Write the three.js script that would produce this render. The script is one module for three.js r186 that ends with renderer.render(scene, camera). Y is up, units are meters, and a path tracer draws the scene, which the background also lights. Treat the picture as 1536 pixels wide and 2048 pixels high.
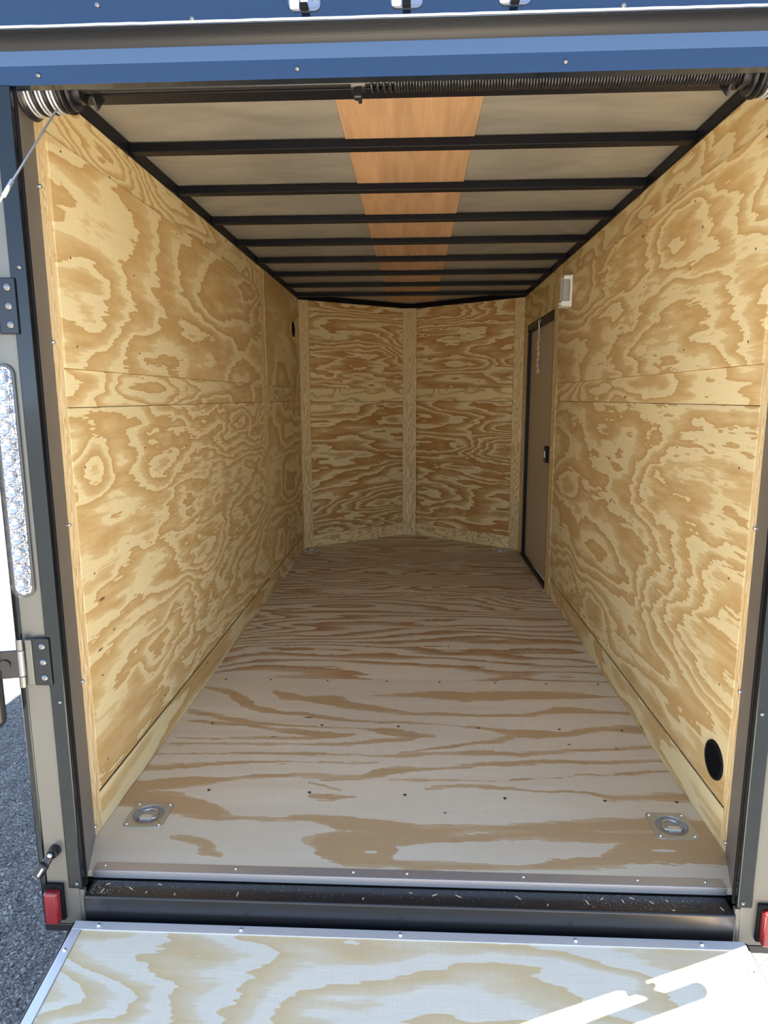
import * as THREE from 'three';
import { RoundedBoxGeometry } from 'three/addons/geometries/RoundedBoxGeometry.js';
import { mergeGeometries } from 'three/addons/utils/BufferGeometryUtils.js';

// ------------------------------------------------------------------ camera, sky, sun, exposure
const scene = new THREE.Scene();
const camera = new THREE.PerspectiveCamera(2 * Math.atan(1024 / 1320) * 180 / Math.PI, 0.75, 0.02, 500);
camera.position.set(0.0221, 1.2221, 1.513);
camera.rotation.set(-0.1717, 0.0447, -0.0038, 'YXZ');

const lin0 = (r, g, b) => new THREE.Color().setRGB(r, g, b);
const sunDir = new THREE.Vector3(0.51, 1, -0.18).normalize();
const skyTex = (() => {                        // clear sky: pale at the horizon, deeper blue upward, the same all round
  const W = 128, H = 256, d = new Float32Array(W * H * 4);
  for (let j = 0; j < H; j++) {
    const el = ((j + 0.5) / H - 0.5) * 180, e = Math.max(0, el), a = Math.exp(-e / 7.5), b = Math.exp(-e / 38);
    const c = [0.205 + 0.09 * b + 0.78 * a, 0.285 + 0.14 * b + 0.80 * a, 0.43 + 0.22 * b + 0.78 * a];
    for (let i = 0; i < W; i++) { const o = (j * W + i) * 4; d[o] = c[0]; d[o + 1] = c[1]; d[o + 2] = c[2]; d[o + 3] = 1; }
  }
  const t = new THREE.DataTexture(d, W, H, THREE.RGBAFormat, THREE.FloatType); t.mapping = THREE.EquirectangularReflectionMapping; t.magFilter = t.minFilter = THREE.LinearFilter; t.needsUpdate = true; return t;
})();
scene.background = skyTex; scene.environment = skyTex;
const SKY = 1.8; scene.backgroundIntensity = SKY; scene.environmentIntensity = SKY;
const sun = new THREE.DirectionalLight(lin0(1, 0.91, 0.79), 26);
sun.name = 'sun'; sun.position.copy(sunDir).multiplyScalar(20); sun.castShadow = true;
sun.shadow.mapSize.set(4096, 4096);
Object.assign(sun.shadow.camera, { left: -7, right: 7, top: 7, bottom: -7, near: 1, far: 60 });
scene.add(sun, sun.target);

const renderer = new THREE.WebGLRenderer({ antialias: true });
renderer.toneMapping = THREE.LinearToneMapping;
renderer.toneMappingExposure = 2.0;
renderer.shadowMap.enabled = true;

// ------------------------------------------------------------------ helpers
const R2 = (a) => a * Math.PI / 180;
function rng(seed) { let a = seed >>> 0; return () => { a = (a + 0x6D2B79F5) | 0; let t = Math.imul(a ^ (a >>> 15), 1 | a); t = (t + Math.imul(t ^ (t >>> 7), 61 | t)) ^ t; return ((t ^ (t >>> 14)) >>> 0) / 4294967296; }; }
const G = new Float32Array(512), P = new Uint8Array(512);
{ const r = rng(77); const p = [...Array(256).keys()]; for (let i = 255; i > 0; i--) { const j = Math.floor(r() * (i + 1)); [p[i], p[j]] = [p[j], p[i]]; } for (let i = 0; i < 512; i++) { P[i] = p[i & 255]; G[i] = r() * 2 - 1; } }
function vn(x, y, s) {                     // smooth value noise, -1..1
  const xi = Math.floor(x), yi = Math.floor(y), fx = x - xi, fy = y - yi;
  const ux = fx * fx * fx * (fx * (fx * 6 - 15) + 10), uy = fy * fy * fy * (fy * (fy * 6 - 15) + 10);
  const A = P[(xi + s * 37) & 255], B = P[(xi + 1 + s * 37) & 255], y0 = yi & 255, y1 = (yi + 1) & 255;
  const a = G[P[A + y0]], b = G[P[B + y0]], c = G[P[A + y1]], d = G[P[B + y1]];
  return a + (b - a) * ux + (c - a) * uy + (a - b - c + d) * ux * uy;
}
const sst = (a, b, x) => { const t = Math.min(1, Math.max(0, (x - a) / (b - a))); return t * t * (3 - 2 * t); };

// rotary-cut plywood face: contour bands of a stretched height field, jagged band edges, fibre streaks, pin knots
function plyMap({ w, h, px, seed, K = 7, au = 1.1, av = 4.5, thr = 0.45, tilt = 0, pale, brown, vertical = false, spots = [], bands = null, pins = 10, jag = 1, oct = 4 }) {
  const W = px, H = Math.max(8, Math.round(px * h / w)), data = new Uint8Array(W * H * 4);
  const r = rng(seed * 101 + 5), knots = [];
  for (let i = 0; i < pins; i++) knots.push([r() * w, r() * h, 0.0018 + 0.0025 * r(), r() < 0.4]);
  const ox = r() * 90, oy = r() * 90;
  for (let j = 0; j < H; j++) for (let i = 0; i < W; i++) {
    const X = (i + 0.5) / W * w, Y = (j + 0.5) / H * h, u = vertical ? Y : X, v = vertical ? X : Y;
    let n = 0, a = 1, fu = au, fv = av;
    for (let o = 0; o < oct; o++) { n += a * vn(u * fu + ox + o * 7.3, v * fv + oy + o * 3.1, seed + o); a *= 0.44; fu *= 2.05; fv *= 2.0; }
    n += jag * (0.055 * vn(u * 9, v * 60, seed + 9) + 0.030 * vn(u * 34, v * 190, seed + 11)) + tilt * v;
    for (const s of spots) { const du = (u - s[0]) / s[2], dv = (v - s[1]) / s[3], q = du * du + dv * dv; if (q < 9) n += s[4] * Math.exp(-q); }
    const dens = 0.7 + 0.5 * sst(-0.35, 0.5, vn(u * 0.9 + ox, v * 1.7 + 5, seed + 17));
    const rr = n * K * dens, t = rr - Math.floor(rr);
    let b = sst(thr - 0.10, thr + 0.07, t) * (1 - sst(0.965, 1, t));
    b *= 0.5 + 0.5 * sst(thr, 1, t);
    if (bands) {
      const wu = u + 0.02 * vn(u * 7, v * 26, seed + 20), wv = v + 0.007 * vn(u * 7, v * 30, seed + 21), jg = 0.0060 * vn(u * 13, v * 95, seed + 22) + 0.0042 * vn(u * 46, v * 260, seed + 23);
      let f = -1;
      for (const q of bands) {
        if (wu < q[0] || wu > q[q.length - 3]) continue;
        let k = 3; while (q[k] < wu) k += 3;
        const e = (wu - q[k - 3]) / (q[k] - q[k - 3]), c = q[k - 2] + (q[k + 1] - q[k - 2]) * e, hw = q[k - 1] + (q[k + 2] - q[k - 1]) * e;
        f = Math.max(f, hw - Math.abs(wv - c) + jg * Math.min(1, hw / 0.006));
      }
      b = sst(-0.0012, 0.0022, f) * (0.60 + 0.40 * sst(-0.004, 0.022, f + 0.014 * vn(u * 5, v * 46, seed + 24))) + 0.09 * (1 + vn(u * 2.5, v * 22, seed + 25));
      for (const [pu, pv, pw] of [[0.782, 0.100, 0.020], [1.582, 0.137, 0.036]]) { const e = Math.hypot((u - pu) / pw, (v - pv) / 0.0062); if (e < 1) b *= sst(0.85, 1, e) * 0.9; }
    }
    const fib = 0.55 * vn(u * 9, v * 420, seed + 3) + 0.45 * vn(u * 40, v * 700, seed + 4), chk = vn(u * 330, v * 14, seed + 6), big = vn(u * 1.3, v * 2.2, seed + 13);
    b = Math.min(1, Math.max(0, b + 0.10 * fib * (0.3 + b)));
    const m = 1 + 0.028 * fib + 0.009 * chk + 0.035 * big;
    let k = 1, red = 0;
    for (const q of knots) { const dx = (u - q[0]) / (q[3] ? 4 : 1.6), dy = v - q[1]; const d = (vertical ? Math.hypot((u - q[1] * h / w) / 2, v - q[0] * w / h) : Math.hypot(dx, dy)) / q[2]; if (d < 1.6) { const e = 1 - sst(0.5, 1.6, d); k *= 1 - 0.5 * e; red = Math.max(red, e); } }
    const o = (j * W + i) * 4;
    for (let c = 0; c < 3; c++) data[o + c] = Math.max(0, Math.min(255, (pale[c] + (brown[c] - pale[c]) * b) * m * k + (c === 0 ? 12 * red : 0)));
    data[o + 3] = 255;
  }
  const tx = new THREE.DataTexture(data, W, H); tx.colorSpace = THREE.SRGBColorSpace; tx.magFilter = THREE.LinearFilter; tx.minFilter = THREE.LinearMipmapLinearFilter; tx.generateMipmaps = true; tx.anisotropy = 8; tx.wrapS = tx.wrapT = THREE.RepeatWrapping; tx.needsUpdate = true;
  return tx;
}
function noiseMap(W, H, f, srgb = true) {
  const data = new Uint8Array(W * H * 4);
  for (let j = 0; j < H; j++) for (let i = 0; i < W; i++) { const c = f(i, j); const o = (j * W + i) * 4; for (let k = 0; k < 3; k++) data[o + k] = Math.max(0, Math.min(255, c[k])); data[o + 3] = 255; }
  const tx = new THREE.DataTexture(data, W, H); if (srgb) tx.colorSpace = THREE.SRGBColorSpace; tx.magFilter = THREE.LinearFilter; tx.minFilter = THREE.LinearMipmapLinearFilter; tx.generateMipmaps = true; tx.anisotropy = 8; tx.wrapS = tx.wrapT = THREE.RepeatWrapping; tx.needsUpdate = true;
  return tx;
}
const used = {};
function numbered(n) { const k = used[n] = (used[n] ?? -1) + 1; return k ? n + '_' + String(k).padStart(3, '0') : n; }
function shade(o) { o.traverse((m) => { if (m.isMesh) { m.castShadow = true; m.receiveShadow = true; } }); return o; }
function part(name, geo, mat, parent, pos, rot) {
  const m = new THREE.Mesh(geo, mat); m.name = name; m.castShadow = m.receiveShadow = true;
  if (pos) m.position.set(...pos); if (rot) m.rotation.set(...rot);
  parent.add(m); return m;
}
function thing(name, label, category, pos = [0, 0, 0], group) {
  const o = new THREE.Group(); o.name = numbered(name); o.position.set(...pos); o.userData = { label, category }; if (group) o.userData.group = group; scene.add(o); return o;
}
function structure(name, label, category) { const o = new THREE.Group(); o.name = name; o.userData = { kind: 'structure', label, category }; scene.add(o); return o; }
// board: front face +z at z = 0, body behind it, small chamfer, uv 0..1 over the face
function board(w, h, t, b = 0.0012) {
  const x0 = -w / 2, x1 = w / 2, y0 = -h / 2, y1 = h / 2, v = [], uv = [];
  const q = (a, c, d, e) => { for (const p of [a, c, d, a, d, e]) { v.push(...p); uv.push(p[0] / w + 0.5, p[1] / h + 0.5); } };
  const f = [[x0 + b, y0 + b, 0], [x1 - b, y0 + b, 0], [x1 - b, y1 - b, 0], [x0 + b, y1 - b, 0]];
  const m = [[x0, y0, -b], [x1, y0, -b], [x1, y1, -b], [x0, y1, -b]], k = m.map((p) => [p[0], p[1], -t]);
  q(...f); for (let i = 0; i < 4; i++) { const j = (i + 1) % 4; q(m[i], m[j], f[j], f[i]); q(k[i], k[j], m[j], m[i]); } q(k[1], k[0], k[3], k[2]);
  const g = new THREE.BufferGeometry(); g.setAttribute('position', new THREE.Float32BufferAttribute(v, 3)); g.setAttribute('uv', new THREE.Float32BufferAttribute(uv, 2)); g.computeVertexNormals(); return g;
}
const rbox = (w, h, d, r = 0.002, s = 2) => new RoundedBoxGeometry(w, h, d, s, Math.min(r, w / 2.01, h / 2.01, d / 2.01));
const cyl = (r, h, n = 24, r2 = r) => new THREE.CylinderGeometry(r2, r, h, n);
function tube(pts, r, n = 60, m = 10, closed = false) { return new THREE.TubeGeometry(new THREE.CatmullRomCurve3(pts.map((p) => new THREE.Vector3(...p)), closed), n, r, m, closed); }
function at(g, x, y, z, rx = 0, ry = 0, rz = 0) { return g.applyMatrix4(new THREE.Matrix4().makeRotationFromEuler(new THREE.Euler(rx, ry, rz)).setPosition(x, y, z)); }
const merge = (a) => mergeGeometries(a.map((g) => { const k = g.index ? g.toNonIndexed() : g; for (const n of Object.keys(k.attributes)) if (!['position', 'normal', 'uv'].includes(n)) k.deleteAttribute(n); return k; }));
function stadium(w, h) { const s = new THREE.Shape(), r = w / 2, k = h / 2 - r; s.absarc(0, k, r, 0, Math.PI, false); s.absarc(0, -k, r, Math.PI, 2 * Math.PI, false); s.closePath(); return s; }
function extr(shape, d, bev = 0, seg = 12) { return new THREE.ExtrudeGeometry(shape, { depth: d, bevelEnabled: bev > 0, bevelThickness: bev, bevelSize: bev, bevelOffset: -bev, bevelSegments: 2, curveSegments: seg }); }
function profile(pts, len) {                 // a profile of [z, y] points swept along x, centred
  const s = new THREE.Shape(); pts.forEach(([z, y], i) => i ? s.lineTo(-z, y) : s.moveTo(-z, y)); s.closePath();
  const g = extr(s, len); g.rotateY(Math.PI / 2); g.translate(-len / 2, 0, 0); return g;
}
const std = (c, rough, metal = 0, extra = {}) => new THREE.MeshStandardMaterial({ color: c, roughness: rough, metalness: metal, ...extra });
const phy = (c, rough, metal = 0, extra = {}) => new THREE.MeshPhysicalMaterial({ color: c, roughness: rough, metalness: metal, ...extra });
const lin = (r, g, b) => new THREE.Color().setRGB(r, g, b);

// ------------------------------------------------------------------ materials
const M = {
  charcoal: phy(lin(0.030, 0.058, 0.108), 0.13, 0.8, { clearcoat: 0.5, clearcoatRoughness: 0.06 }),  // blue tint puts part of the sky reflection into the paint colour
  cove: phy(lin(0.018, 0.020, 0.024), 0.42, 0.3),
  trim: phy(lin(0.020, 0.027, 0.033), 0.16, 0.75, { clearcoat: 0.25, clearcoatRoughness: 0.06 }),
  pewter: phy(lin(0.150, 0.150, 0.132), 0.32, 0.35, { clearcoat: 0.25, clearcoatRoughness: 0.1 }),
  black: phy(lin(0.012, 0.012, 0.014), 0.32, 0.0, { clearcoat: 0.3, clearcoatRoughness: 0.2 }),
  blackFrame: phy(lin(0.005, 0.006, 0.010), 0.4, 0, { specularIntensity: 0.45 }),
  rubber: phy(lin(0.006, 0.006, 0.007), 0.8, 0, { specularIntensity: 0.4 }),
  jamb: std(lin(0.27, 0.275, 0.29), 0.42, 0.75),
  alu: std(lin(0.78, 0.79, 0.82), 0.45, 0.7),
  lip: std(lin(0.55, 0.55, 0.57), 0.42, 0.75),
  darkRivet: std(lin(0.20, 0.21, 0.22), 0.25, 0.9),
  zinc: std(lin(0.55, 0.56, 0.56), 0.36, 0.8),
  chrome: std(lin(0.66, 0.66, 0.68), 0.1, 1),
  screw: std(lin(0.72, 0.72, 0.72), 0.25, 1),
  darkScrew: std(lin(0.16, 0.14, 0.12), 0.5, 0.8),
  spring: std(lin(0.05, 0.05, 0.055), 0.3, 0.7),
  whitePlastic: std(lin(0.90, 0.90, 0.88), 0.4),
  clear: phy(lin(0.95, 0.97, 1), 0.05, 0, { transmission: 1, thickness: 0, ior: 1.49 }),
  frosted: phy(lin(0.80, 0.82, 0.82), 0.35, 0, { transmission: 0.6, thickness: 0, ior: 1.49 }),
  redLens: phy(lin(0.24, 0.014, 0.018), 0.22, 0, { clearcoat: 0.7, clearcoatRoughness: 0.1 }),
  red: std(lin(0.35, 0.02, 0.03), 0.5),
  gapShade: std(lin(0.03, 0.022, 0.015), 0.95),  // near black, shade of the gaps put into the colour
};
const WALL_P = [230, 212, 163], WALL_B = [198, 162, 105], FLOOR_P = [220, 210, 190], FLOOR_B = [182, 150, 110], RAMP_P = [222, 213, 194], RAMP_B = [208, 182, 138];
const wood = (map, rough = 0.62) => new THREE.MeshStandardMaterial({ map, roughness: rough });
const ply = (o, rough) => wood(plyMap({ pale: WALL_P, brown: WALL_B, ...o }), rough);

const HW = 0.872, HT = 1.972, ZC = 3.763, ZA = 4.394;

// ------------------------------------------------------------------ ground
{
  const asph = noiseMap(1024, 1024, (i, j) => {
    const a = vn(i * 0.31, j * 0.31, 21), b = vn(i * 0.7, j * 0.7, 22), c = vn(i * 0.06, j * 0.06, 23);
    const v = 98 + 46 * a * Math.abs(a) * 1.7 + 40 * b + 10 * c; return [v * 1.0, v * 0.985, v * 0.96];
  });
  asph.repeat.set(150, 150);
  const bump = noiseMap(512, 512, (i, j) => { const v = 128 + 70 * vn(i * 0.46, j * 0.46, 31) + 45 * vn(i * 1.1, j * 1.1, 32); return [v, v, v]; }, false);
  bump.repeat.set(150, 150);
  const g = structure('ground', 'dark grey asphalt pavement around the trailer', 'pavement');
  part('asphalt', new THREE.BoxGeometry(240, 0.2, 240), new THREE.MeshStandardMaterial({ map: asph, bumpMap: bump, bumpScale: 0.006, roughness: 0.85 }), g, [0, -0.5, 0]);
}

// ------------------------------------------------------------------ floor
// grain bands of the rear sheet: [across, along, half width] in metres, point after point
const FLOOR_GRAIN = [
  [0.294, 1.084, 0.0085, 0.343, 1.048, 0.0335, 0.457, 1.022, 0.0245, 0.565, 1.017, 0.0545, 0.677, 0.963, 0.0365, 0.783, 0.93, 0.023, 0.912, 0.908, 0.0125, 1.14, 0.897, 0.0125, 1.369, 0.914, 0.0175, 1.452, 0.949, 0.0255, 1.53, 0.958, 0.026, 1.653, 0.943, 0.015, 1.812, 0.93, 0.01, 1.95, 0.93, 0.01],
  [0.737, 1.063, 0.0055, 0.886, 1.074, 0.0255, 1.102, 1.067, 0.0475, 1.292, 1.083, 0.048, 1.494, 1.09, 0.031, 1.693, 1.085, 0.014, 1.876, 1.092, 0.0085, 1.95, 1.092, 0.0085],
  [-0.027, 1.127, 0.006, 0.117, 1.071, 0.0255, 0.211, 0.975, 0.0425, 0.29, 0.921, 0.023, 0.401, 0.889, 0.015, 0.478, 0.886, 0.0175, 0.584, 0.858, 0.012, 0.7, 0.836, 0.0095, 0.837, 0.826, 0.0095, 0.961, 0.826, 0.0095, 1.059, 0.809, 0.009, 1.178, 0.789, 0.0115, 1.259, 0.763, 0.029, 1.366, 0.764, 0.031, 1.473, 0.766, 0.022, 1.615, 0.81, 0.025, 1.735, 0.809, 0.032, 1.801, 0.795, 0.0225, 1.95, 0.795, 0.0225],
  [0.843, 0.586, 0.008, 0.888, 0.613, 0.008, 1.003, 0.656, 0.0085, 1.097, 0.687, 0.0105, 1.217, 0.714, 0.015, 1.28, 0.744, 0.0195],
  [-0.004, 0.896, 0.015, 0.08, 0.877, 0.0195, 0.183, 0.836, 0.0165, 0.304, 0.806, 0.0115, 0.418, 0.8, 0.0115, 0.594, 0.782, 0.009, 0.717, 0.772, 0.009, 0.839, 0.752, 0.024, 0.911, 0.735, 0.024, 0.977, 0.735, 0.0065],
  [-0.3, 0.64, 0.0065, -0.023, 0.64, 0.0065, 0.246, 0.651, 0.0065, 0.48, 0.659, 0.0085, 0.655, 0.666, 0.0105, 0.77, 0.686, 0.013, 0.888, 0.711, 0.017, 0.935, 0.727, 0.011],
  [0.036, 0.817, 0.007, 0.269, 0.795, 0.012, 0.401, 0.76, 0.013, 0.526, 0.74, 0.022, 0.6, 0.729, 0.022, 0.682, 0.732, 0.0065],
  [-0.018, 0.691, 0.0065, 0.236, 0.687, 0.0065, 0.413, 0.7, 0.0105, 0.531, 0.712, 0.015, 0.601, 0.722, 0.0105],
  [-0.3, 0.572, 0.0075, -0.042, 0.572, 0.0075, 0.206, 0.587, 0.0055, 0.435, 0.592, 0.006, 0.775, 0.592, 0.006, 0.843, 0.586, 0.012, 0.956, 0.611, 0.01, 1.115, 0.622, 0.0115, 1.26, 0.616, 0.0135, 1.4, 0.643, 0.012, 1.574, 0.665, 0.012, 1.764, 0.692, 0.0125, 1.95, 0.692, 0.0125],
  [-0.3, 0.487, 0.018, -0.007, 0.487, 0.018, 0.143, 0.502, 0.0145, 0.335, 0.53, 0.0075, 0.556, 0.542, 0.0075, 0.778, 0.546, 0.0035],
  [-0.3, 0.384, 0.033, 0.035, 0.384, 0.033, 0.154, 0.407, 0.0335, 0.305, 0.435, 0.0135, 0.408, 0.454, 0.01, 0.514, 0.467, 0.0105, 0.634, 0.453, 0.014, 0.729, 0.462, 0.0175, 0.803, 0.488, 0.03, 0.867, 0.506, 0.018, 0.997, 0.525, 0.0125, 1.163, 0.551, 0.011, 1.33, 0.571, 0.0115, 1.55, 0.58, 0.0135, 1.73, 0.597, 0.0135, 1.95, 0.597, 0.0135],
  [0.825, 0.451, 0.0035, 0.994, 0.454, 0.005, 1.204, 0.456, 0.005, 1.42, 0.489, 0.0055, 1.585, 0.514, 0.005, 1.705, 0.526, 0.0055, 1.95, 0.526, 0.0055],
  [0.93, 0.401, 0.0035, 0.972, 0.411, 0.0115, 1.055, 0.423, 0.0135, 1.177, 0.41, 0.0065, 1.298, 0.401, 0.005, 1.429, 0.399, 0.0065, 1.465, 0.383, 0.014, 1.511, 0.371, 0.0175, 1.654, 0.385, 0.019, 1.95, 0.385, 0.019],
  [0.579, 0.427, 0.007, 0.64, 0.399, 0.0115, 0.683, 0.388, 0.0065],
  [0.585, 0.349, 0.0065, 0.657, 0.345, 0.0175, 0.727, 0.355, 0.006],
  [-0.3, 0.319, 0.046, 0.061, 0.319, 0.046, 0.193, 0.296, 0.0565, 0.275, 0.259, 0.0315, 0.371, 0.231, 0.011, 0.506, 0.236, 0.0085, 0.6, 0.249, 0.0155, 0.662, 0.224, 0.036, 0.796, 0.203, 0.0375, 0.936, 0.194, 0.0315, 1.077, 0.214, 0.02, 1.263, 0.214, 0.0295, 1.404, 0.226, 0.0365, 1.603, 0.241, 0.0385, 1.95, 0.241, 0.0385],
  [0.208, 0.144, 0.005, 0.298, 0.127, 0.023, 0.341, 0.091, 0.024, 0.39, 0.064, 0.007],
  [0.599, 0.138, 0.0105, 0.655, 0.127, 0.0495, 0.729, 0.116, 0.0735, 0.792, 0.106, 0.067, 0.833, 0.094, 0.0505, 0.865, 0.057, 0.0185, 0.934, 0.056, 0.0135, 1.063, 0.055, 0.014, 1.191, 0.055, 0.0135, 1.279, 0.073, 0.023, 1.41, 0.085, 0.023, 1.474, 0.126, 0.049, 1.568, 0.142, 0.0615, 1.95, 0.142, 0.0615],
  [0.705, 0.171, 0.026, 0.798, 0.16, 0.036, 0.936, 0.168, 0.018, 1.074, 0.175, 0.017, 1.258, 0.189, 0.0235, 1.44, 0.188, 0.0285, 1.582, 0.184, 0.0385, 1.95, 0.184, 0.0385]];
const DRINGS = [[-0.76, -0.237], [0.77, -0.243], [-0.800, -3.70], [0.722, -3.72]];
const floor = structure('floor', 'plywood trailer floor of sheets laid crosswise', 'floor');
{
  const cuts = [0, -1.219, -2.438, -3.657, -ZA];
  const opts = [
    { bands: FLOOR_GRAIN, brown: [190, 160, 120] },
    { brown: [172, 134, 94], K: 5.0, au: 0.42, av: 2.2, thr: 0.56, tilt: 3.4, jag: 0.5 },
    { brown: [172, 134, 94], K: 4.8, au: 0.5, av: 2.4, thr: 0.50, tilt: 2.4, jag: 0.6 },
    { K: 3, au: 0.6, av: 2.8, thr: 0.45, tilt: 1.0 }];
  for (let k = 0; k < 4; k++) {
    const z0 = cuts[k] - (k ? 0.0012 : 0), z1 = cuts[k + 1] + (k < 3 ? 0.0012 : 0), s = new THREE.Shape();
    if (k < 3) { s.moveTo(-HW, -z0); s.lineTo(HW, -z0); s.lineTo(HW, -z1); s.lineTo(-HW, -z1); }
    else { s.moveTo(-HW, -z0); s.lineTo(HW, -z0); s.lineTo(HW, ZC); s.lineTo(0, ZA); s.lineTo(-HW, ZC); }
    s.closePath();
    for (const [x, z] of DRINGS) if (z < z0 && z > z1) { const p = new THREE.Path(); p.absarc(x, -z, 0.0465, 0, Math.PI * 2, true); s.holes.push(p); }
    const g = extr(s, 0.018, 0, 20); g.rotateX(-Math.PI / 2); g.translate(0, -0.018, 0);   // shape y (depth) -> -z
    const w = 1.744, h = z0 - z1, tx = plyMap({ w, h, px: [1792, 1536, 1152, 1024][k], seed: 40 + k, pale: FLOOR_P, brown: FLOOR_B, pins: 6, ...opts[k] });
    const uv = g.attributes.uv, ps = g.attributes.position;
    for (let i = 0; i < uv.count; i++) uv.setXY(i, (ps.getX(i) + HW) / w, (-ps.getZ(i) + z0) / h);
    part('plywood_sheet', g, wood(tx, 0.6), floor);
  }
  // metal lip along the rear edge, with its rivets
  const lip = part('edge_lip', merge([at(rbox(1.632, 0.002, 0.032, 0.0008), 0, 0.001, -0.016), at(rbox(1.632, 0.021, 0.002, 0.0008), 0, -0.0085, 0.001)]), M.lip, floor);
  for (const x of [-0.79, -0.44, -0.13, 0.01, 0.31, 0.60, 0.77]) part('rivet', new THREE.SphereGeometry(0.0042, 10, 6, 0, Math.PI * 2, 0, Math.PI / 2), M.screw, lip, [x, 0.002, -0.018]);
  const sc = new THREE.CylinderGeometry(0.0054, 0.0054, 0.0012, 12);
  const spots = [[-0.74, -0.8], [-0.32, -0.8], [-0.03, -0.80], [0.27, -0.8], [0.57, -0.8], [0.8, -0.8], [-0.62, -0.369], [-0.3, -0.368], [0.0, -0.366], [0.309, -0.36], [0.614, -0.359], [0.83, -0.36],
    [-0.80, -1.195], [-0.6, -1.2], [-0.35, -1.2], [-0.09, -1.2], [0.14, -1.2], [0.38, -1.2], [0.6, -1.2], [0.82, -1.2], [-0.6, -1.6], [-0.2, -1.6], [0.2, -1.62], [0.64, -1.6], [0.62, -2.41], [0.1, -2.41], [-0.4, -2.41]];
  for (const [x, z] of spots) part('screw', sc, M.darkScrew, floor, [x, 0.0003, z]);
}
// black steel sill below the floor edge
const sill = structure('trim_1', 'black steel rear sill between floor edge and ramp', 'sill');
part('sill_ledge', merge([at(rbox(1.622, 0.10, 0.062, 0.005, 3), 0, -0.071, 0.035), at(rbox(1.70, 0.16, 0.05, 0.004), 0, -0.105, -0.02)]), M.black, sill);

// ------------------------------------------------------------------ side and nose walls
const vertStrip = ply({ w: 0.12, h: 1.97, px: 122, seed: 5, K: 5, au: 1.6, av: 14, thr: 0.5, vertical: true, pins: 0, pale: [238, 216, 170] });
const vertStripB = ply({ w: 0.12, h: 1.97, px: 122, seed: 6, K: 5, au: 1.8, av: 12, thr: 0.5, vertical: true, pins: 0 });
const horStripMat = (seed, o = {}) => ply({ w: 2.3, h: 0.12, px: 1536, seed, K: 2.6, au: 1.1, av: 4, thr: 0.5, pins: 2, ...o });
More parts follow.
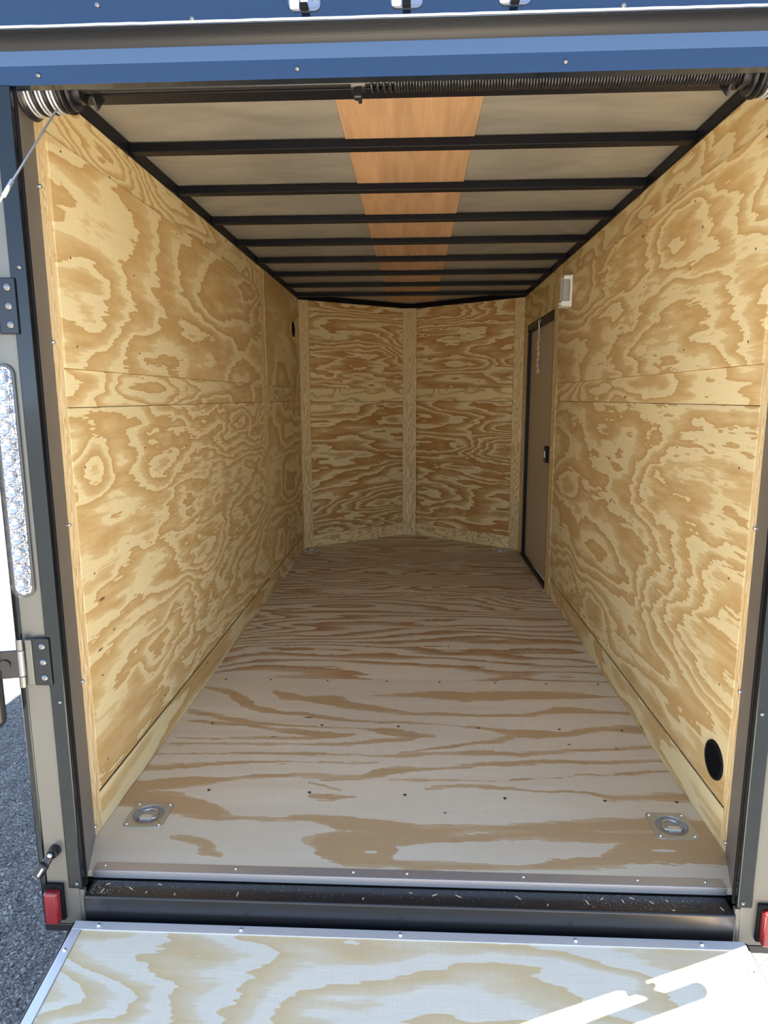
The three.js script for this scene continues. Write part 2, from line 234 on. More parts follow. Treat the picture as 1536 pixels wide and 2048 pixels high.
// side = -1 left, +1 right; z0 nearer the camera than z1; front face at x = side * (HW - proud)
function wallBoard(name, parent, side, z0, z1, y0, y1, mat, proud = 0, t = 0.012) {
  return part(name, board(z0 - z1, y1 - y0, t + proud), mat, parent, [side * (HW - proud), (y0 + y1) / 2, (z0 + z1) / 2], [0, -side * Math.PI / 2, 0]);
}
const wallL = structure('wall_left', 'plywood lined trailer side wall with round vent at its far end', 'wall');
const wallR = structure('wall_right', 'plywood lined trailer side wall with the side door', 'wall');
const screwDisc = new THREE.CylinderGeometry(0.0032, 0.0032, 0.001, 8); screwDisc.rotateZ(Math.PI / 2);
for (const [side, wall] of [[-1, wallL], [1, wallR]]) {
  const zn = -0.132, zs = side < 0 ? -0.178 : -0.166, ze = side < 0 ? -2.432 : -2.512, L = zs - ze;
  const low = ply({ w: L, h: 1.09, px: 2048, seed: side < 0 ? 11 : 12, K: side < 0 ? 4.2 : 3.5, au: 0.75, av: 2.3, oct: 5, thr: 0.40, tilt: side < 0 ? 0.8 : -0.3, pins: 9, spots: side < 0 ? [[0.12, 0.93, 0.1, 0.1, 0.5], [0.3, 0.22, 0.09, 0.07, 0.5], [0.3, 0.90, 0.12, 0.1, -0.3]] : [[0.5, 0.2, 0.1, 0.08, 0.35]] });
  const up = ply({ w: L, h: 0.56, px: 2048, seed: side < 0 ? 18 : 17, K: 3.1, au: 0.75, av: 2.5, oct: 5, thr: 0.38, pins: 7 });
  const band = horStripMat(side < 0 ? 15 : 16, { K: 2.4 }), top = horStripMat(side < 0 ? 21 : 22, { K: 3, au: 1.4, av: 5 }), base = horStripMat(side < 0 ? 23 : 24);
  wallBoard('plywood_strip', wall, side, zn, zs + 0.0008, 0, HT, vertStrip, 0);
  wallBoard('plywood_panel', wall, side, zs, ze, 0.118, 1.198, low, 0.001);
  wallBoard('plywood_strip', wall, side, zs, ze, 1.1995, 1.299, band, 0);
  wallBoard('plywood_panel', wall, side, zs, ze, 1.300, 1.857, up, 0.0045);
  wallBoard('plywood_strip', wall, side, zs, ze, 1.8585, HT, top, 0);
  wallBoard('plywood_strip', wall, side, zs, side < 0 ? -ZC : -2.515, 0, 0.109, base, 0.0, 0.004);
  if (side < 0) {
    wallBoard('plywood_strip', wall, side, ze - 0.002, -2.54, 0.1115, HT, vertStripB, 0.001);
    const far = ply({ w: 1.2, h: 1.09, px: 900, seed: 31, K: 3, au: 1.0, av: 2.6, thr: 0.42 }), farU = ply({ w: 1.2, h: 0.6, px: 900, seed: 32, K: 2.2, au: 0.9, av: 2.6, thr: 0.38 });
    wallBoard('plywood_panel', wall, side, -2.542, -3.725, 0.118, 1.198, far, 0.001);
    wallBoard('plywood_strip', wall, side, -2.542, -3.725, 1.1995, 1.299, band, 0);
    wallBoard('plywood_panel', wall, side, -2.542, -3.725, 1.3005, HT, farU, 0.0035);
    wallBoard('plywood_strip', wall, side, -3.733, -ZC, 0.1115, HT, vertStripB, 0);
  } else {
    wallBoard('plywood_strip', wall, side, ze - 0.004, -2.645, 0, HT, vertStripB, 0.003);
    const over = ply({ w: 1.12, h: 0.23, px: 512, seed: 33, K: 2.6, au: 1.0, av: 3.5 });
    wallBoard('plywood_panel', wall, side, -2.647, -ZC, 1.748, HT, over, 0.001);
    wallBoard('plywood_strip', wall, side, -3.605, -3.70, 0, 1.746, vertStripB, 0.002);
    wallBoard('plywood_strip', wall, side, -3.708, -ZC, 0, 1.746, vertStrip, 0);
  }
  // stud backing, coloured near black as shade in the board gaps, and the outer metal skin
  part('stud_backing', new THREE.BoxGeometry(0.010, HT, side < 0 ? 3.62 : 2.50), M.gapShade, wall, [side * 0.892, HT / 2, side < 0 ? -0.135 - 1.81 : -0.135 - 1.25]);
  if (side > 0) { part('stud_backing', new THREE.BoxGeometry(0.010, HT, 0.155), M.gapShade, wall, [0.892, HT / 2, -3.683]); part('stud_backing', new THREE.BoxGeometry(0.010, 0.225, 0.96), M.gapShade, wall, [0.892, 1.8595, -3.125]); }
  part('outer_skin', new THREE.BoxGeometry(0.014, 2.20, 3.83), M.pewter, wall, [side * 0.911, 0.955, -1.885]);
  for (const y of [0.16, 0.45, 0.75, 1.05, 1.36, 1.6, 1.82]) for (const z of [-0.24, -0.65, -1.06, -1.47, -1.88, -2.29]) {
    const p = y > 1.3 ? 0.0045 : 0.001;
    part('screw', screwDisc, M.darkScrew, wall, [side * (HW - p - 0.0002), y + 0.03 * vn(z * 9, y * 7, 3), z + 0.01 * vn(z * 5, y * 11, 4)]);
  }
}
{
  const wallF = structure('wall_front', 'two angled plywood nose walls meeting at a centre batten', 'wall');
  const LN = Math.hypot(HW, ZA - ZC), phi = Math.atan2(ZA - ZC, HW);
  const baseM = horStripMat(26, { pale: [236, 214, 160], thr: 0.72 }), bandM = horStripMat(27, { pale: [236, 214, 160], thr: 0.7 });
  for (const side of [-1, 1]) {
    const put = (name, s0, s1, y0, y1, mat, proud = 0) => {           // s from the outer corner to the apex
      const sm = (s0 + s1) / 2 / LN, x = side * HW * (1 - sm), z = -ZC - (ZA - ZC) * sm, n = [-side * Math.sin(phi), Math.cos(phi)];
      part(name, board(s1 - s0, y1 - y0, 0.012 + proud), mat, wallF, [x + n[0] * proud, (y0 + y1) / 2, z + n[1] * proud], [0, -side * phi, 0]);
    };
    put('plywood_strip', 0, 0.085, 0, HT, side < 0 ? vertStrip : vertStripB, 0.002);
    put('plywood_panel', 0.087, LN - 0.02, 0.104, 1.189, ply({ w: 0.98, h: 1.085, px: 900, seed: side < 0 ? 51 : 52, K: 2.7, au: 0.9, av: 5, oct: 5, thr: 0.34, pins: 6, brown: [180, 130, 70] }), 0.001);
    put('plywood_strip', 0.087, LN - 0.02, 1.191, 1.297, bandM, 0);
    put('plywood_panel', 0.087, LN - 0.02, 1.2985, HT, ply({ w: 0.98, h: 0.67, px: 900, seed: side < 0 ? 53 : 54, K: 2.9, au: 0.9, av: 4.6, oct: 5, thr: 0.36, pins: 6, brown: [186, 138, 78] }), 0.003);
    put('plywood_strip', 0.087, LN - 0.02, 0, 0.102, baseM, 0);
    const sm = 0.5, n = [-side * Math.sin(phi), Math.cos(phi)];
    part('outer_skin', new THREE.BoxGeometry(LN + 0.03, 2.20, 0.02), M.pewter, wallF, [side * HW * sm - n[0] * 0.035, 0.955, -ZC - (ZA - ZC) * sm - n[1] * 0.035], [0, -side * phi, 0]);
  }
  part('plywood_strip', board(0.118, HT, 0.014), vertStrip, wallF, [-0.012, HT / 2, -4.338]);
}

// ------------------------------------------------------------------ ceiling
{
  const ceil = structure('ceiling', 'bare metal trailer roof with black bows and a reddish plywood centre strip', 'ceiling');
  const smear = noiseMap(768, 1536, (i, j) => {
    const x = i / 768, y = j / 1536, s = vn(x * 5 + 1.3 * vn(x * 9, y * 16, 61), y * 60 + 2.2 * vn(x * 6, y * 9, 62), 63), f = vn(x * 26, y * 240, 64), b = vn(x * 7, y * 14, 65);
    const v = 163 + 9 * s + 5 * f + 9 * b; return [v, v * 0.98, v * 0.935];
  });
  const skinMat = new THREE.MeshStandardMaterial({ map: smear, roughness: 0.5, metalness: 0.35 });
  const s = new THREE.Shape(); s.moveTo(-0.918, -0.06); s.lineTo(0.918, -0.06); s.lineTo(0.918, ZC + 0.02); s.lineTo(0, ZA + 0.04); s.lineTo(-0.918, ZC + 0.02); s.closePath();
  const g = extr(s, 0.04); g.rotateX(-Math.PI / 2); g.translate(0, 2.012, 0);
  { const uv = g.attributes.uv, p = g.attributes.position; for (let i = 0; i < uv.count; i++) uv.setXY(i, p.getX(i) / 1.84 + 0.5, -p.getZ(i) / 4.4); }
  part('roof_sheet', g, skinMat, ceil);
  const luan = noiseMap(512, 2048, (i, j) => {
    const x = i / 512 * 0.395, y = j / 2048 * 4.2, f = vn(x * 260, y * 9, 71) * 0.6 + vn(x * 700, y * 22, 72) * 0.4, b = vn(x * 16, y * 1.6, 73), c = vn(x * 55, y * 5, 75);
    const m = 1 + 0.05 * f + 0.06 * b + 0.05 * c; return [184 * m, 148 * m, 114 * m];
  });
  const lb = board(0.395, 4.16, 0.005, 0.0008);
  part('plywood_strip', lb, wood(luan, 0.6), ceil, [0.007, 2.0065, -0.03 - 2.08], [Math.PI / 2, 0, 0]);
  for (let k = 0; k < 8; k++) part('roof_bow', rbox(1.744, 0.026, 0.04, 0.003), M.blackFrame, ceil, [0, 1.993, -0.695 - 0.428 * k]);
  for (const side of [-1, 1]) {
    part('roof_rail', rbox(0.045, 0.040, 3.70, 0.003), M.blackFrame, ceil, [side * 0.889, HT + 0.020, -1.90]);
    const LN = Math.hypot(HW, ZA - ZC), phi = Math.atan2(ZA - ZC, HW);
    part('roof_rail', rbox(LN, 0.039, 0.04, 0.003), M.blackFrame, ceil, [side * HW / 2, HT + 0.0205, -(ZC + ZA) / 2 - 0.006], [0, -side * phi, 0]);
    for (let k = 0; k < 9; k++) part('rail_bracket', rbox(0.004, 0.022, 0.035, 0.001), M.blackFrame, ceil, [side * 0.8665, HT + 0.012, -0.66 - 0.428 * k + 0.02]);
  }
}

// ------------------------------------------------------------------ rear frame of the trailer
const rear = structure('wall_rear', 'charcoal and pewter metal frame around the open rear doorway', 'door frame');
const dome = new THREE.SphereGeometry(0.0055, 12, 6, 0, Math.PI * 2, 0, Math.PI / 2); dome.rotateX(Math.PI / 2);
{
  // header: flat plate, tilted band, cove, lip, fascia
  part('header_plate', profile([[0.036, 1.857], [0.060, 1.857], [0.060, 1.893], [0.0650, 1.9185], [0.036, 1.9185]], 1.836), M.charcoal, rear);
  const pts = [[0.036, 1.9187], [0.0645, 1.9187]];
  { let z = 0.0645, y = 1.9187; for (let i = 0; i < 9; i++) { const a = R2(34 + 50 * i / 8); z += 0.0043 * Math.sin(a); y += 0.0043 * Math.cos(a); pts.push([z, y]); } }
  pts.push([0.1010, 1.9393], [0.036, 1.9393]);
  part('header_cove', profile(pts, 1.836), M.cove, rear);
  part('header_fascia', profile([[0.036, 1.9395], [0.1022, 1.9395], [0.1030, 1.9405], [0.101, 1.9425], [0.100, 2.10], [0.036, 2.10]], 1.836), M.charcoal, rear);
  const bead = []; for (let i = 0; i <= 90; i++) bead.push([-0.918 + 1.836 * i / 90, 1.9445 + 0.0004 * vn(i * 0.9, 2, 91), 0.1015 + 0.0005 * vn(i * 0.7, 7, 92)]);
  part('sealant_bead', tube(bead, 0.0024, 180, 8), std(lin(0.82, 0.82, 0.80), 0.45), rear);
  part('header_back', rbox(1.74, 0.13, 0.05, 0.003), M.blackFrame, rear, [0, 1.950, -0.085]);
  for (const x of [-0.748, -0.214, 0.32]) part('rivet', dome, M.darkRivet, rear, [x, 1.875, 0.060]);
  for (const [x, y] of [[-0.597, 1.979], [-0.411, 1.9495], [0.416, 1.951], [0.6, 1.985]]) part('rivet', dome, M.darkRivet, rear, [x, y, 0.1005]);
  for (const s of [-1, 1]) {
    part('post', merge([at(rbox(0.082, 1.965, 0.012, 0.002), s * 0.863, 0.8755, 0.054), at(rbox(0.060, 1.965, 0.044, 0.004), s * 0.874, 0.8755, 0.032), at(rbox(0.0125, 0.10, 0.012, 0.001), s * 0.8155, -0.057, 0.054)]), M.pewter, rear);
    part('corner_trim', rbox(0.020, 1.985, 0.056, 0.006, 3), M.trim, rear, [s * 0.9135, 0.866, 0.032]);
    part('inner_trim', rbox(0.037, 1.857, 0.016, 0.004, 3), M.trim, rear, [s * 0.8275, 0.9285, 0.0585]);
    part('weather_seal', rbox(0.026, 1.86, 0.008, 0.003, 2), M.rubber, rear, [s * 0.8195, 0.926, 0.0455]);
    const jl = Math.hypot(0.058, 0.172), ja = Math.atan2(0.058, 0.172);
    part('jamb_plate', rbox(0.003, 1.868, jl, 0.0012), M.jamb, rear, [s * 0.8435, 0.934, -0.045], [0, -s * ja, 0]);
    part('foot_bracket', rbox(0.115, 0.022, 0.06, 0.003), M.black, rear, [s * 0.863, -0.117, 0.032]);
    for (const y of [0.035, 0.47, 0.90, 1.36, 1.72]) part('screw', dome, M.screw, rear, [s * 0.868, y, -0.128], [0, -s * 1.1, 0]);
    for (const y of [0.015, 0.505, 1.50]) part('rivet', dome, M.darkRivet, rear, [s * 0.822, y, 0.066]);
  }
}

// ------------------------------------------------------------------ side door in the right wall
{
  const d = structure('door_1', 'tan side door in a black frame in the right wall', 'door');
  part('door_panel', rbox(0.012, 1.68, 0.90, 0.002), std(lin(0.50, 0.42, 0.30), 0.45, 0.1), d, [0.898, 0.86, -3.10]);
  part('door_frame', rbox(0.030, 0.055, 0.96, 0.002), M.blackFrame, d, [0.886, 1.7195, -3.125]);
  part('door_frame', rbox(0.030, 1.72, 0.05, 0.002), M.blackFrame, d, [0.886, 0.86, -3.578]);
  part('door_frame', rbox(0.030, 1.72, 0.018, 0.002), M.blackFrame, d, [0.886, 0.86, -2.657]);
  part('threshold', rbox(0.034, 0.012, 0.985, 0.002), M.blackFrame, d, [0.882, 0.006, -3.14]);
  const l = part('latch', rbox(0.022, 0.105, 0.075, 0.004), M.blackFrame, d, [0.882, 0.855, -2.80]);
  part('paddle', rbox(0.006, 0.045, 0.018, 0.001), M.whitePlastic, l, [-0.012, 0.0, 0.0]);
  part('release', rbox(0.008, 0.02, 0.06, 0.002), M.red, l, [-0.009, -0.041, 0]);
}

// ------------------------------------------------------------------ ramp door
{
  const sl = 0.148, ang = Math.atan(sl), LEN = 1.92;
  const r = thing('ramp_door', 'lowered plywood ramp door with aluminium edging behind the trailer', 'ramp', [0, -0.079, 0.080]);
  r.rotation.x = ang;
  part('frame', rbox(1.668, 0.036, LEN, 0.004), M.black, r, [0, -0.0205, LEN / 2]);
  const tx = plyMap({ w: 1.62, h: LEN - 0.04, px: 1600, seed: 61, K: 3.2, au: 0.8, av: 3.2, oct: 5, thr: 0.48, pale: RAMP_P, brown: RAMP_B, pins: 6, jag: 0.6 });
  const pb = board(1.60, LEN - 0.05, 0.012, 0.001); part('plywood_sheet', pb, wood(tx, 0.6), r, [0, 0.0005, LEN / 2], [-Math.PI / 2, 0, 0]);
  const e1 = part('edge_trim', rbox(1.65, 0.004, 0.024, 0.0012), M.alu, r, [0, 0.001, 0.014]);
  for (const x of [-0.76, -0.40, -0.005, 0.42, 0.72]) part('rivet', dome, M.screw, e1, [x, 0.002, 0], [-Math.PI / 2, 0, 0]);
  for (const s of [-1, 1]) {
    const e = part('edge_trim', rbox(0.024, 0.004, LEN - 0.03, 0.0012), M.alu, r, [s * 0.8125, 0.0012, LEN / 2 + 0.012]);
    for (const z of [-0.89, -0.55, -0.2, 0.2, 0.55]) part('rivet', dome, M.screw, e, [0, 0.002, z], [-Math.PI / 2, 0, 0]);
  }
  part('edge_trim', rbox(1.60, 0.004, 0.024, 0.0012), M.alu, r, [0, 0.001, LEN - 0.014]);
}

// ------------------------------------------------------------------ counterbalance spring, drums, cable
{
  const t = thing('counterbalance_spring', 'black counterbalance spring and shaft with cable drums under the rear header', 'door spring', [0, 1.890, -0.030]);
  part('shaft', at(cyl(0.0125, 1.60, 20), 0, 0, 0, 0, 0, Math.PI / 2), M.spring, t);
  const pts = [], n = 118, x0 = -0.075, x1 = 0.70; let x = x0;
  for (let i = 0; i <= n * 12; i++) { const a = i / 12 * Math.PI * 2, f = i / (n * 12); x = f < 0.035 ? x0 + f / 0.035 * 0.055 : x0 + 0.055 + (f - 0.035) / 0.965 * (x1 - x0 - 0.055); pts.push(new THREE.Vector3(x, 0.0225 * Math.cos(a), 0.0225 * Math.sin(a))); }
  class C extends THREE.Curve { getPoint(u, v = new THREE.Vector3()) { const k = u * (pts.length - 1), i = Math.min(pts.length - 2, Math.floor(k)); return v.lerpVectors(pts[i], pts[i + 1], k - i); } }
  part('spring', new THREE.TubeGeometry(new C(), n * 12, 0.0031, 5, false), M.spring, t);
  const cone = part('winding_cone', merge([at(cyl(0.021, 0.030, 18, 0.024), -0.098, 0, 0, 0, 0, Math.PI / 2), at(rbox(0.018, 0.03, 0.02, 0.004), -0.099, -0.024, 0.004)]), M.spring, t);
  part('set_screw', at(cyl(0.0045, 0.014, 6), -0.094, -0.040, 0.006), M.spring, cone);
  part('set_screw', rbox(0.004, 0.016, 0.004, 0.001), M.screw, cone, [-0.1, -0.004, 0.024]);
  for (const s of [-1, 1]) {
    const body = new THREE.LatheGeometry([[0.014, -0.048], [0.062, -0.048], [0.064, -0.044], [0.062, -0.040], [0.052, -0.034], [0.046, 0.036], [0.052, 0.040], [0.052, 0.046], [0.014, 0.048]].map(([a, b]) => new THREE.Vector2(a, b)), 40);
    const dr = part('cable_drum', at(body, 0, 0, 0, 0, 0, s < 0 ? -Math.PI / 2 : Math.PI / 2), M.spring, t, [s * 0.775, 0, 0]);
    for (let k = 0; k < 9; k++) { const q = k / 8, g = new THREE.TorusGeometry(0.0535 - 0.0062 * q, 0.0028, 8, 40); g.rotateY(Math.PI / 2); part('cable_wrap', g, k % 3 === 2 ? M.spring : M.alu, dr, [s * (0.032 - q * 0.064), 0, 0]); }
    part('bearing', merge([at(cyl(0.030, 0.016, 6), 0, 0, 0, 0, 0, Math.PI / 2), at(cyl(0.042, 0.006, 24), s * 0.012, 0, 0, 0, 0, Math.PI / 2)]), M.spring, t, [s * 0.708, -0.004, 0]);
    const tri = new THREE.Shape(); tri.moveTo(-0.02, 0.04); tri.lineTo(0.035, 0.04); tri.lineTo(0.035, -0.005); tri.lineTo(0.0, -0.04); tri.lineTo(-0.02, -0.02); tri.closePath();
    part('bearing_bracket', at(extr(tri, 0.005), 0, 0, 0, 0, Math.PI / 2, 0), M.spring, t, [s * 0.682, 0.0, -0.02]);
  }
  const c = thing('lift_cable', 'steel lift cable running from the cable drum down toward the ramp end', 'cable', [-0.752, 1.838, -0.010]);
  part('wire', tube([[0, 0, 0], [-0.0475, -1.0, 0.9], [-0.095, -2.0, 1.8]], 0.0022, 20, 8), M.zinc, c);
  part('swage_sleeve', at(cyl(0.0042, 0.05, 12), -0.0100, -0.215, 0.1935, Math.atan2(1.8, -2.0), 0, 0), M.zinc, c);
}

// ------------------------------------------------------------------ lamps on the rear frame
for (const [x, lab] of [[-0.190, 'clear marker light on the charcoal header, leftmost of the three'], [0.006, 'clear marker light on the charcoal header, middle of the three'], [0.211, 'clear marker light on the charcoal header, rightmost of the three']]) {
  const t = thing('marker_light', lab, 'marker light', [x, 1.977, 0.101], 'clear marker lights on the header');
  const sh = new THREE.Shape(); const w = 0.031, h = 0.021, r = 0.013; sh.moveTo(-w + r, -h); sh.lineTo(w - r, -h); sh.absarc(w - r, -h + r, r, -Math.PI / 2, 0); sh.absarc(w - r, h - r, r, 0, Math.PI / 2); sh.absarc(-w + r, h - r, r, Math.PI / 2, Math.PI); sh.absarc(-w + r, -h + r, r, Math.PI, Math.PI * 1.5);
  part('base', extr(sh, 0.003, 0.001), std(lin(0.30, 0.32, 0.36), 0.25, 0.9), t);
  const rf = part('reflector', merge([at(rbox(0.018, 0.036, 0.006, 0.002), -0.019, 0, 0.006), at(rbox(0.014, 0.03, 0.008, 0.002), 0, 0.005, 0.007)]), M.whitePlastic, t);
  part('diode', new THREE.SphereGeometry(0.005, 12, 8), M.screw, rf, [0.019, 0.0, 0.007]);
  part('lens', extr(sh, 0.010, 0.003), M.clear, t, [0, 0, 0.003]);
  part('clip', rbox(0.016, 0.010, 0.014, 0.002), M.rubber, t, [0, -0.018, 0.012]);
}
{
  const t = thing('tail_light', 'long clear tail light bar with chrome reflectors on the left rear post', 'tail light', [-0.883, 1.032, 0.060]);
  part('bezel', extr(stadium(0.050, 0.535), 0.004, 0.0015), std(lin(0.10, 0.105, 0.11), 0.3, 0.6), t);
  const bump = noiseMap(64, 512, (i, j) => { const v = 128 + 90 * vn(i * 0.2, j * 0.16, 81) + 30 * vn(i * 0.5, j * 0.4, 82); return [v, v, v]; }, false);
  bump.repeat.set(20, 2);
  part('reflector', extr(stadium(0.040, 0.522), 0.004), std(lin(0.60, 0.60, 0.62), 0.12, 1, { bumpMap: bump, bumpScale: 0.006 }), t, [0, 0, 0.003]);
  const cup = new THREE.LatheGeometry([[0.003, 0.001], [0.008, 0.003], [0.012, 0.007], [0.0135, 0.012]].map(([a, b]) => new THREE.Vector2(a, b)), 18); cup.rotateX(Math.PI / 2);
  for (let k = 0; k < 14; k++) { const c = part('reflector_cup', cup, M.chrome, t, [0, -0.234 + k * 0.036, 0.0065]); part('diode', new THREE.SphereGeometry(0.0034, 10, 6), M.whitePlastic, c, [0, 0, 0.003]); }
  part('lens', extr(stadium(0.043, 0.526), 0.018, 0.005), M.clear, t, [0, 0, 0.004]);
}
for (const [s, lab] of [[-1, 'red rectangular marker light at the foot of the left rear post'], [1, 'red rectangular marker light at the foot of the right rear post']]) {
  const t = thing('red_marker_light', lab, 'marker light', [s * 0.884, -0.041, 0.060], 'red marker lights');
  part('base', rbox(0.048, 0.102, 0.010, 0.003), M.rubber, t, [0, 0.002, 0.004]);
  part('lens', rbox(0.036, 0.088, 0.022, 0.006, 3), M.redLens, t, [0, -0.003, 0.017]);
}

// ------------------------------------------------------------------ hinged lock bars on both rear posts
for (const [s, lab] of [[-1, 'hinged black lock bar on the left rear post beside the tail light'], [1, 'hinged black lock bar swung out from the right rear post']]) {
  const t = thing('lock_bar', lab, 'lock bar', [s * 0.854, 0.4, 0.066], 'hinged lock bars');
  for (const y of [0.208, 1.02]) {
    const pl = part('hinge_plate', rbox(0.042, 0.118, 0.007, 0.003), M.trim, t, [s * 0.001, y, 0.003]);
    for (const k of [-0.039, 0, 0.039]) { const b = part('bolt', new THREE.SphereGeometry(0.0088, 16, 8, 0, Math.PI * 2, 0, Math.PI / 2), M.darkRivet, pl, [-s * 0.004, k, 0.0035], [Math.PI / 2, 0, 0]); b.scale.y = 0.55; }
    part('hinge_leaf', rbox(0.016, 0.112, 0.010, 0.002), M.pewter, t, [s * 0.028, y, 0.005]);
    for (const [k, h] of [[-0.046, 0.026], [0, 0.062], [0.046, 0.026]]) part('knuckle', cyl(0.0085, h, 18), k ? M.darkRivet : M.jamb, t, [s * 0.046, y + k, 0.012]);
    const st = part('strap', rbox(0.066, 0.068, 0.007, 0.002), M.black, t, [s * 0.078, y, 0.024], [0, -s * 0.25, 0]);
    part('bolt', at(cyl(0.013, 0.007, 20), 0, 0, 0.005, Math.PI / 2), M.spring, st);
  }
  part('bar', merge([at(cyl(0.020, 1.25, 24), 0, 0.70, 0), at(new THREE.SphereGeometry(0.020, 20, 12), 0, 0.075, 0)]), M.black, t, [s * 0.105, 0.0, 0.034]);
}
{
  const t = thing('swivel_latch', 'black swivel latch with a silver pin low on the left rear post', 'latch', [-0.873, 0.105, 0.060]);
  part('pivot_boss', at(cyl(0.015, 0.018, 24, 0.013), 0, 0, 0.009, Math.PI / 2), M.black, t);
  part('pivot_pin', at(new THREE.SphereGeometry(0.0065, 14, 8), 0.0, 0.002, 0.026), M.screw, t);
  const lv = part('lever', merge([at(rbox(0.024, 0.034, 0.018, 0.005, 3), 0, -0.012, 0.006), at(rbox(0.032, 0.044, 0.026, 0.006, 3), 0, -0.042, 0.014)]), M.black, t, [-0.003, -0.006, 0.018], [-0.45, 0, -0.5]);
  lv.scale.setScalar(0.78);
  part('lever_tip', rbox(0.022, 0.006, 0.018, 0.002), M.jamb, lv, [0, -0.064, 0.014]);
  part('wear_plate', rbox(0.006, 0.026, 0.003, 0.001), M.alu, lv, [0.008, -0.042, 0.0275]);
}

// ------------------------------------------------------------------ tie-down rings
const DL = ['recessed steel tie-down ring in the floor near the rear left corner', 'recessed steel tie-down ring in the floor near the rear right corner', 'recessed steel tie-down ring at the far left corner of the floor', 'recessed steel tie-down ring at the far right corner by the door'];
{
  const sq = new THREE.Shape(), a = 0.059, r = 0.014;
  sq.moveTo(-a + r, -a); sq.lineTo(a - r, -a); sq.absarc(a - r, -a + r, r, -Math.PI / 2, 0); sq.absarc(a - r, a - r, r, 0, Math.PI / 2); sq.absarc(-a + r, a - r, r, Math.PI / 2, Math.PI); sq.absarc(-a + r, -a + r, r, Math.PI, Math.PI * 1.5);
  const hp = new THREE.Path(); hp.absarc(0, 0, 0.0430, 0, Math.PI * 2, true); sq.holes.push(hp);
  const plate = extr(sq, 0.0016, 0.0008, 16); plate.rotateX(-Math.PI / 2);
  const bowl = new THREE.LatheGeometry([[0, -0.017], [0.026, -0.0168], [0.036, -0.0135], [0.0415, -0.006], [0.0430, 0.0015], [0.0440, 0.0032], [0.0456, 0.0030]].map(([x, y]) => new THREE.Vector2(x, y)), 36);
  DRINGS.forEach(([x, z], i) => {
    const t = thing('tie_down_ring', DL[i], 'tie-down ring', [x, 0.0003, z], 'floor tie-down rings');
    part('plate', plate, M.zinc, t); part('pan', bowl, M.zinc, t);
    const pts = []; for (let k = 0; k <= 20; k++) { const th = Math.PI * k / 20; pts.push([0.0245 * Math.cos(th), 0.001, -0.004 - 0.022 * Math.sin(th)]); } pts.push([-0.0238, 0.001, 0.012], [-0.017, 0.001, 0.018], [0.017, 0.001, 0.018], [0.0238, 0.001, 0.012]);
    part('ring', tube(pts, 0.0046, 80, 10, true), M.zinc, t);
    part('clip', merge([at(rbox(0.034, 0.0015, 0.018, 0.0007), 0, 0.0076, 0.019), at(rbox(0.034, 0.007, 0.0015, 0.0007), 0, 0.0040, 0.028)]), M.alu, t);
    for (const [p, q] of [[-1, -1], [1, -1], [-1, 1], [1, 1]]) part('bolt', new THREE.SphereGeometry(0.0055, 14, 6, 0, Math.PI * 2, 0, Math.PI / 2), M.screw, t, [p * 0.0475, 0.0022, q * 0.0475]);
  });
}

// ------------------------------------------------------------------ vents, dome light, chain
for (const [s, y, z, lab] of [[1, 0.215, -0.236, 'round black louvred vent low on the right wall near the rear'], [-1, 1.720, -3.483, 'small round black vent high on the left wall near the nose']]) {
  const t = thing('round_vent', lab, 'vent', [s * (s > 0 ? HW - 0.001 : HW - 0.0035), y, z], 'round wall vents');
  t.rotation.y = -s * Math.PI / 2;
  const ring = new THREE.LatheGeometry([[0.045, 0.0], [0.046, 0.004], [0.050, 0.005], [0.054, 0.004], [0.055, 0]].map(([a, b]) => new THREE.Vector2(a, b)), 40); ring.rotateX(Math.PI / 2);
  part('rim', ring, M.rubber, t);
  part('backing', at(cyl(0.0455, 0.001, 40), 0, 0, 0.0008, Math.PI / 2), M.rubber, t);
  for (let k = -5; k <= 5; k++) { const yy = k * 0.0078, w = 2 * Math.sqrt(0.0455 * 0.0455 - yy * yy); part('louvre', rbox(w, 0.0016, 0.006, 0.0006), M.rubber, t, [0, yy, 0.0028], [0.6, 0, 0]); }
}
{
  const t = thing('dome_light', 'white dome light with ribbed clear lens on the right wall beside the door', 'light fixture', [HW - 0.0045, 1.782, -2.25]);
  t.rotation.y = -Math.PI / 2;                      // local z points into the room, local x toward the nose
  part('base', rbox(0.098, 0.166, 0.012, 0.004), M.whitePlastic, t, [0, 0, 0.006]);
  part('housing', rbox(0.09, 0.030, 0.050, 0.006), M.whitePlastic, t, [0, -0.066, 0.030]);
  part('housing', rbox(0.09, 0.022, 0.040, 0.006), M.whitePlastic, t, [0, 0.07, 0.026]);
  const ln = part('lens', rbox(0.078, 0.112, 0.036, 0.010, 3), M.frosted, t, [0.006, 0.004, 0.030]);
  for (let k = -4; k <= 4; k++) part('rib', rbox(0.002, 0.104, 0.002, 0.0008), M.frosted, ln, [k * 0.008, 0, 0.0185]);
  part('switch', rbox(0.008, 0.006, 0.010, 0.002), M.whitePlastic, t, [0.028, -0.066, 0.058]);
}
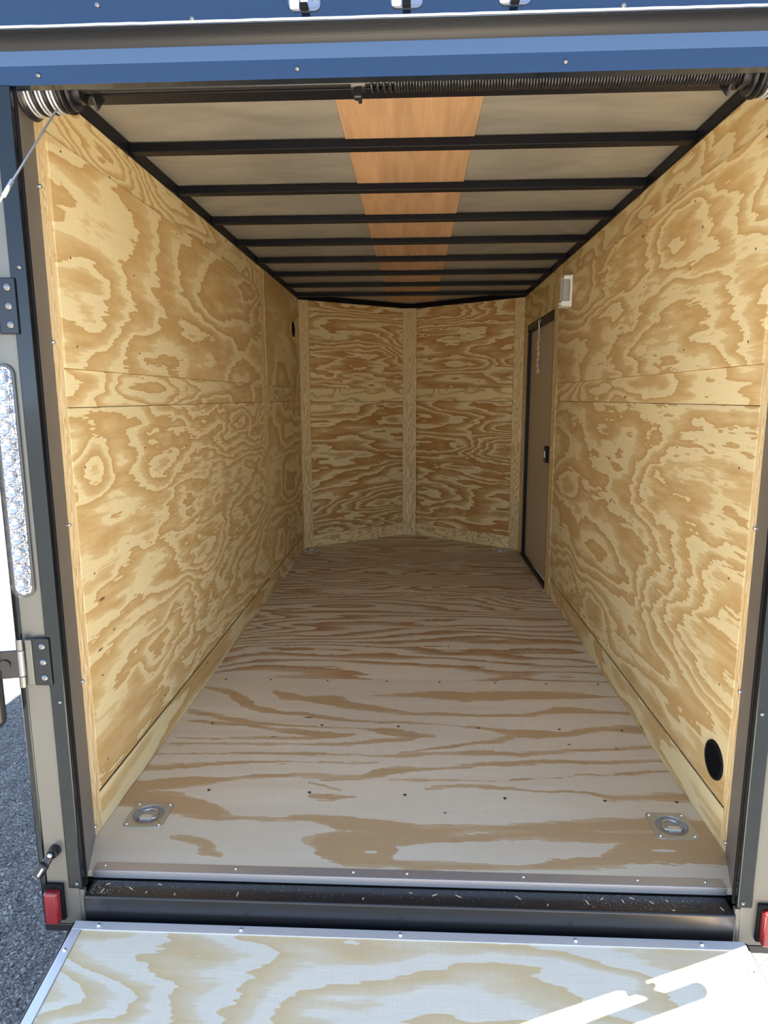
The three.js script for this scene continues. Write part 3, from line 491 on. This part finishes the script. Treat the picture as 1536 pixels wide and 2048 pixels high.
{
  const t = thing('door_chain', 'thin silver chain hanging from the top of the side door frame', 'chain', [0.862, 1.725, -3.10]);
  part('spring_hook', merge([at(cyl(0.006, 0.045, 12), 0, -0.03, 0), at(new THREE.TorusGeometry(0.008, 0.002, 8, 16), 0, 0.0, 0)]), M.screw, t);
  const lk = tube([[0.0045, 0.007, 0], [0, 0.0115, 0], [-0.0045, 0.007, 0], [-0.0045, -0.007, 0], [0, -0.0115, 0], [0.0045, -0.007, 0]], 0.0021, 24, 6, true);
  for (let k = 0; k < 15; k++) part('link', lk, M.screw, t, [0.002 * Math.sin(k), -0.064 - k * 0.0192, 0], [0, k % 2 ? Math.PI / 2 : 0, 0]);
}

// ------------------------------------------------------------------ wood chips on the sill
{
  const r = rng(5), chip = [0, 1, 2].map((k) => { const s = new THREE.Shape(); const l = 0.004 + 0.0025 * k; s.moveTo(-l, -0.0012); s.lineTo(l * 0.7, -0.0018); s.lineTo(l, 0.0004); s.lineTo(-l * 0.5, 0.0016); s.closePath(); const g = extr(s, 0.0008); g.rotateX(-Math.PI / 2); return g; });
  const cm = std(lin(0.62, 0.52, 0.36), 0.8);
  for (const x of [-0.77, -0.765, -0.70, -0.655, -0.63, -0.58, -0.42, -0.1, 0.02, 0.08, 0.14, 0.29, 0.36, 0.46, 0.50, 0.55, 0.575, 0.62, 0.66, 0.665, 0.785]) {
    const m = new THREE.Mesh(chip[Math.floor(r() * 3)], cm); m.name = numbered('wood_chip'); m.castShadow = m.receiveShadow = true;
    m.position.set(x, -0.0208, 0.018 + r() * 0.036); m.rotation.y = r() * 6.28;
    m.userData = { label: 'pale wood chip lying on the black rear sill', category: 'wood chip', group: 'wood chips on the sill' }; scene.add(m);
  }
  const n = 900, im = new THREE.InstancedMesh(new THREE.TetrahedronGeometry(0.0008), std(lin(0.45, 0.40, 0.32), 0.9), n); im.name = 'sawdust'; im.castShadow = im.receiveShadow = true;
  const d = new THREE.Object3D();
  for (let i = 0; i < n; i++) { const e = r(); const x = e < 0.3 ? -0.80 + 0.14 * r() * r() : e < 0.6 ? 0.45 + 0.3 * r() : -0.80 + 1.6 * r(); d.position.set(x, -0.0206, 0.008 + 0.048 * r()); d.rotation.set(r() * 6, r() * 6, r() * 6); d.scale.setScalar(0.5 + r()); d.updateMatrix(); im.setMatrixAt(i, d.matrix); }
  im.userData = { kind: 'stuff', label: 'fine sawdust scattered along the black rear sill', category: 'sawdust' }; scene.add(im);
}
renderer.render(scene, camera);
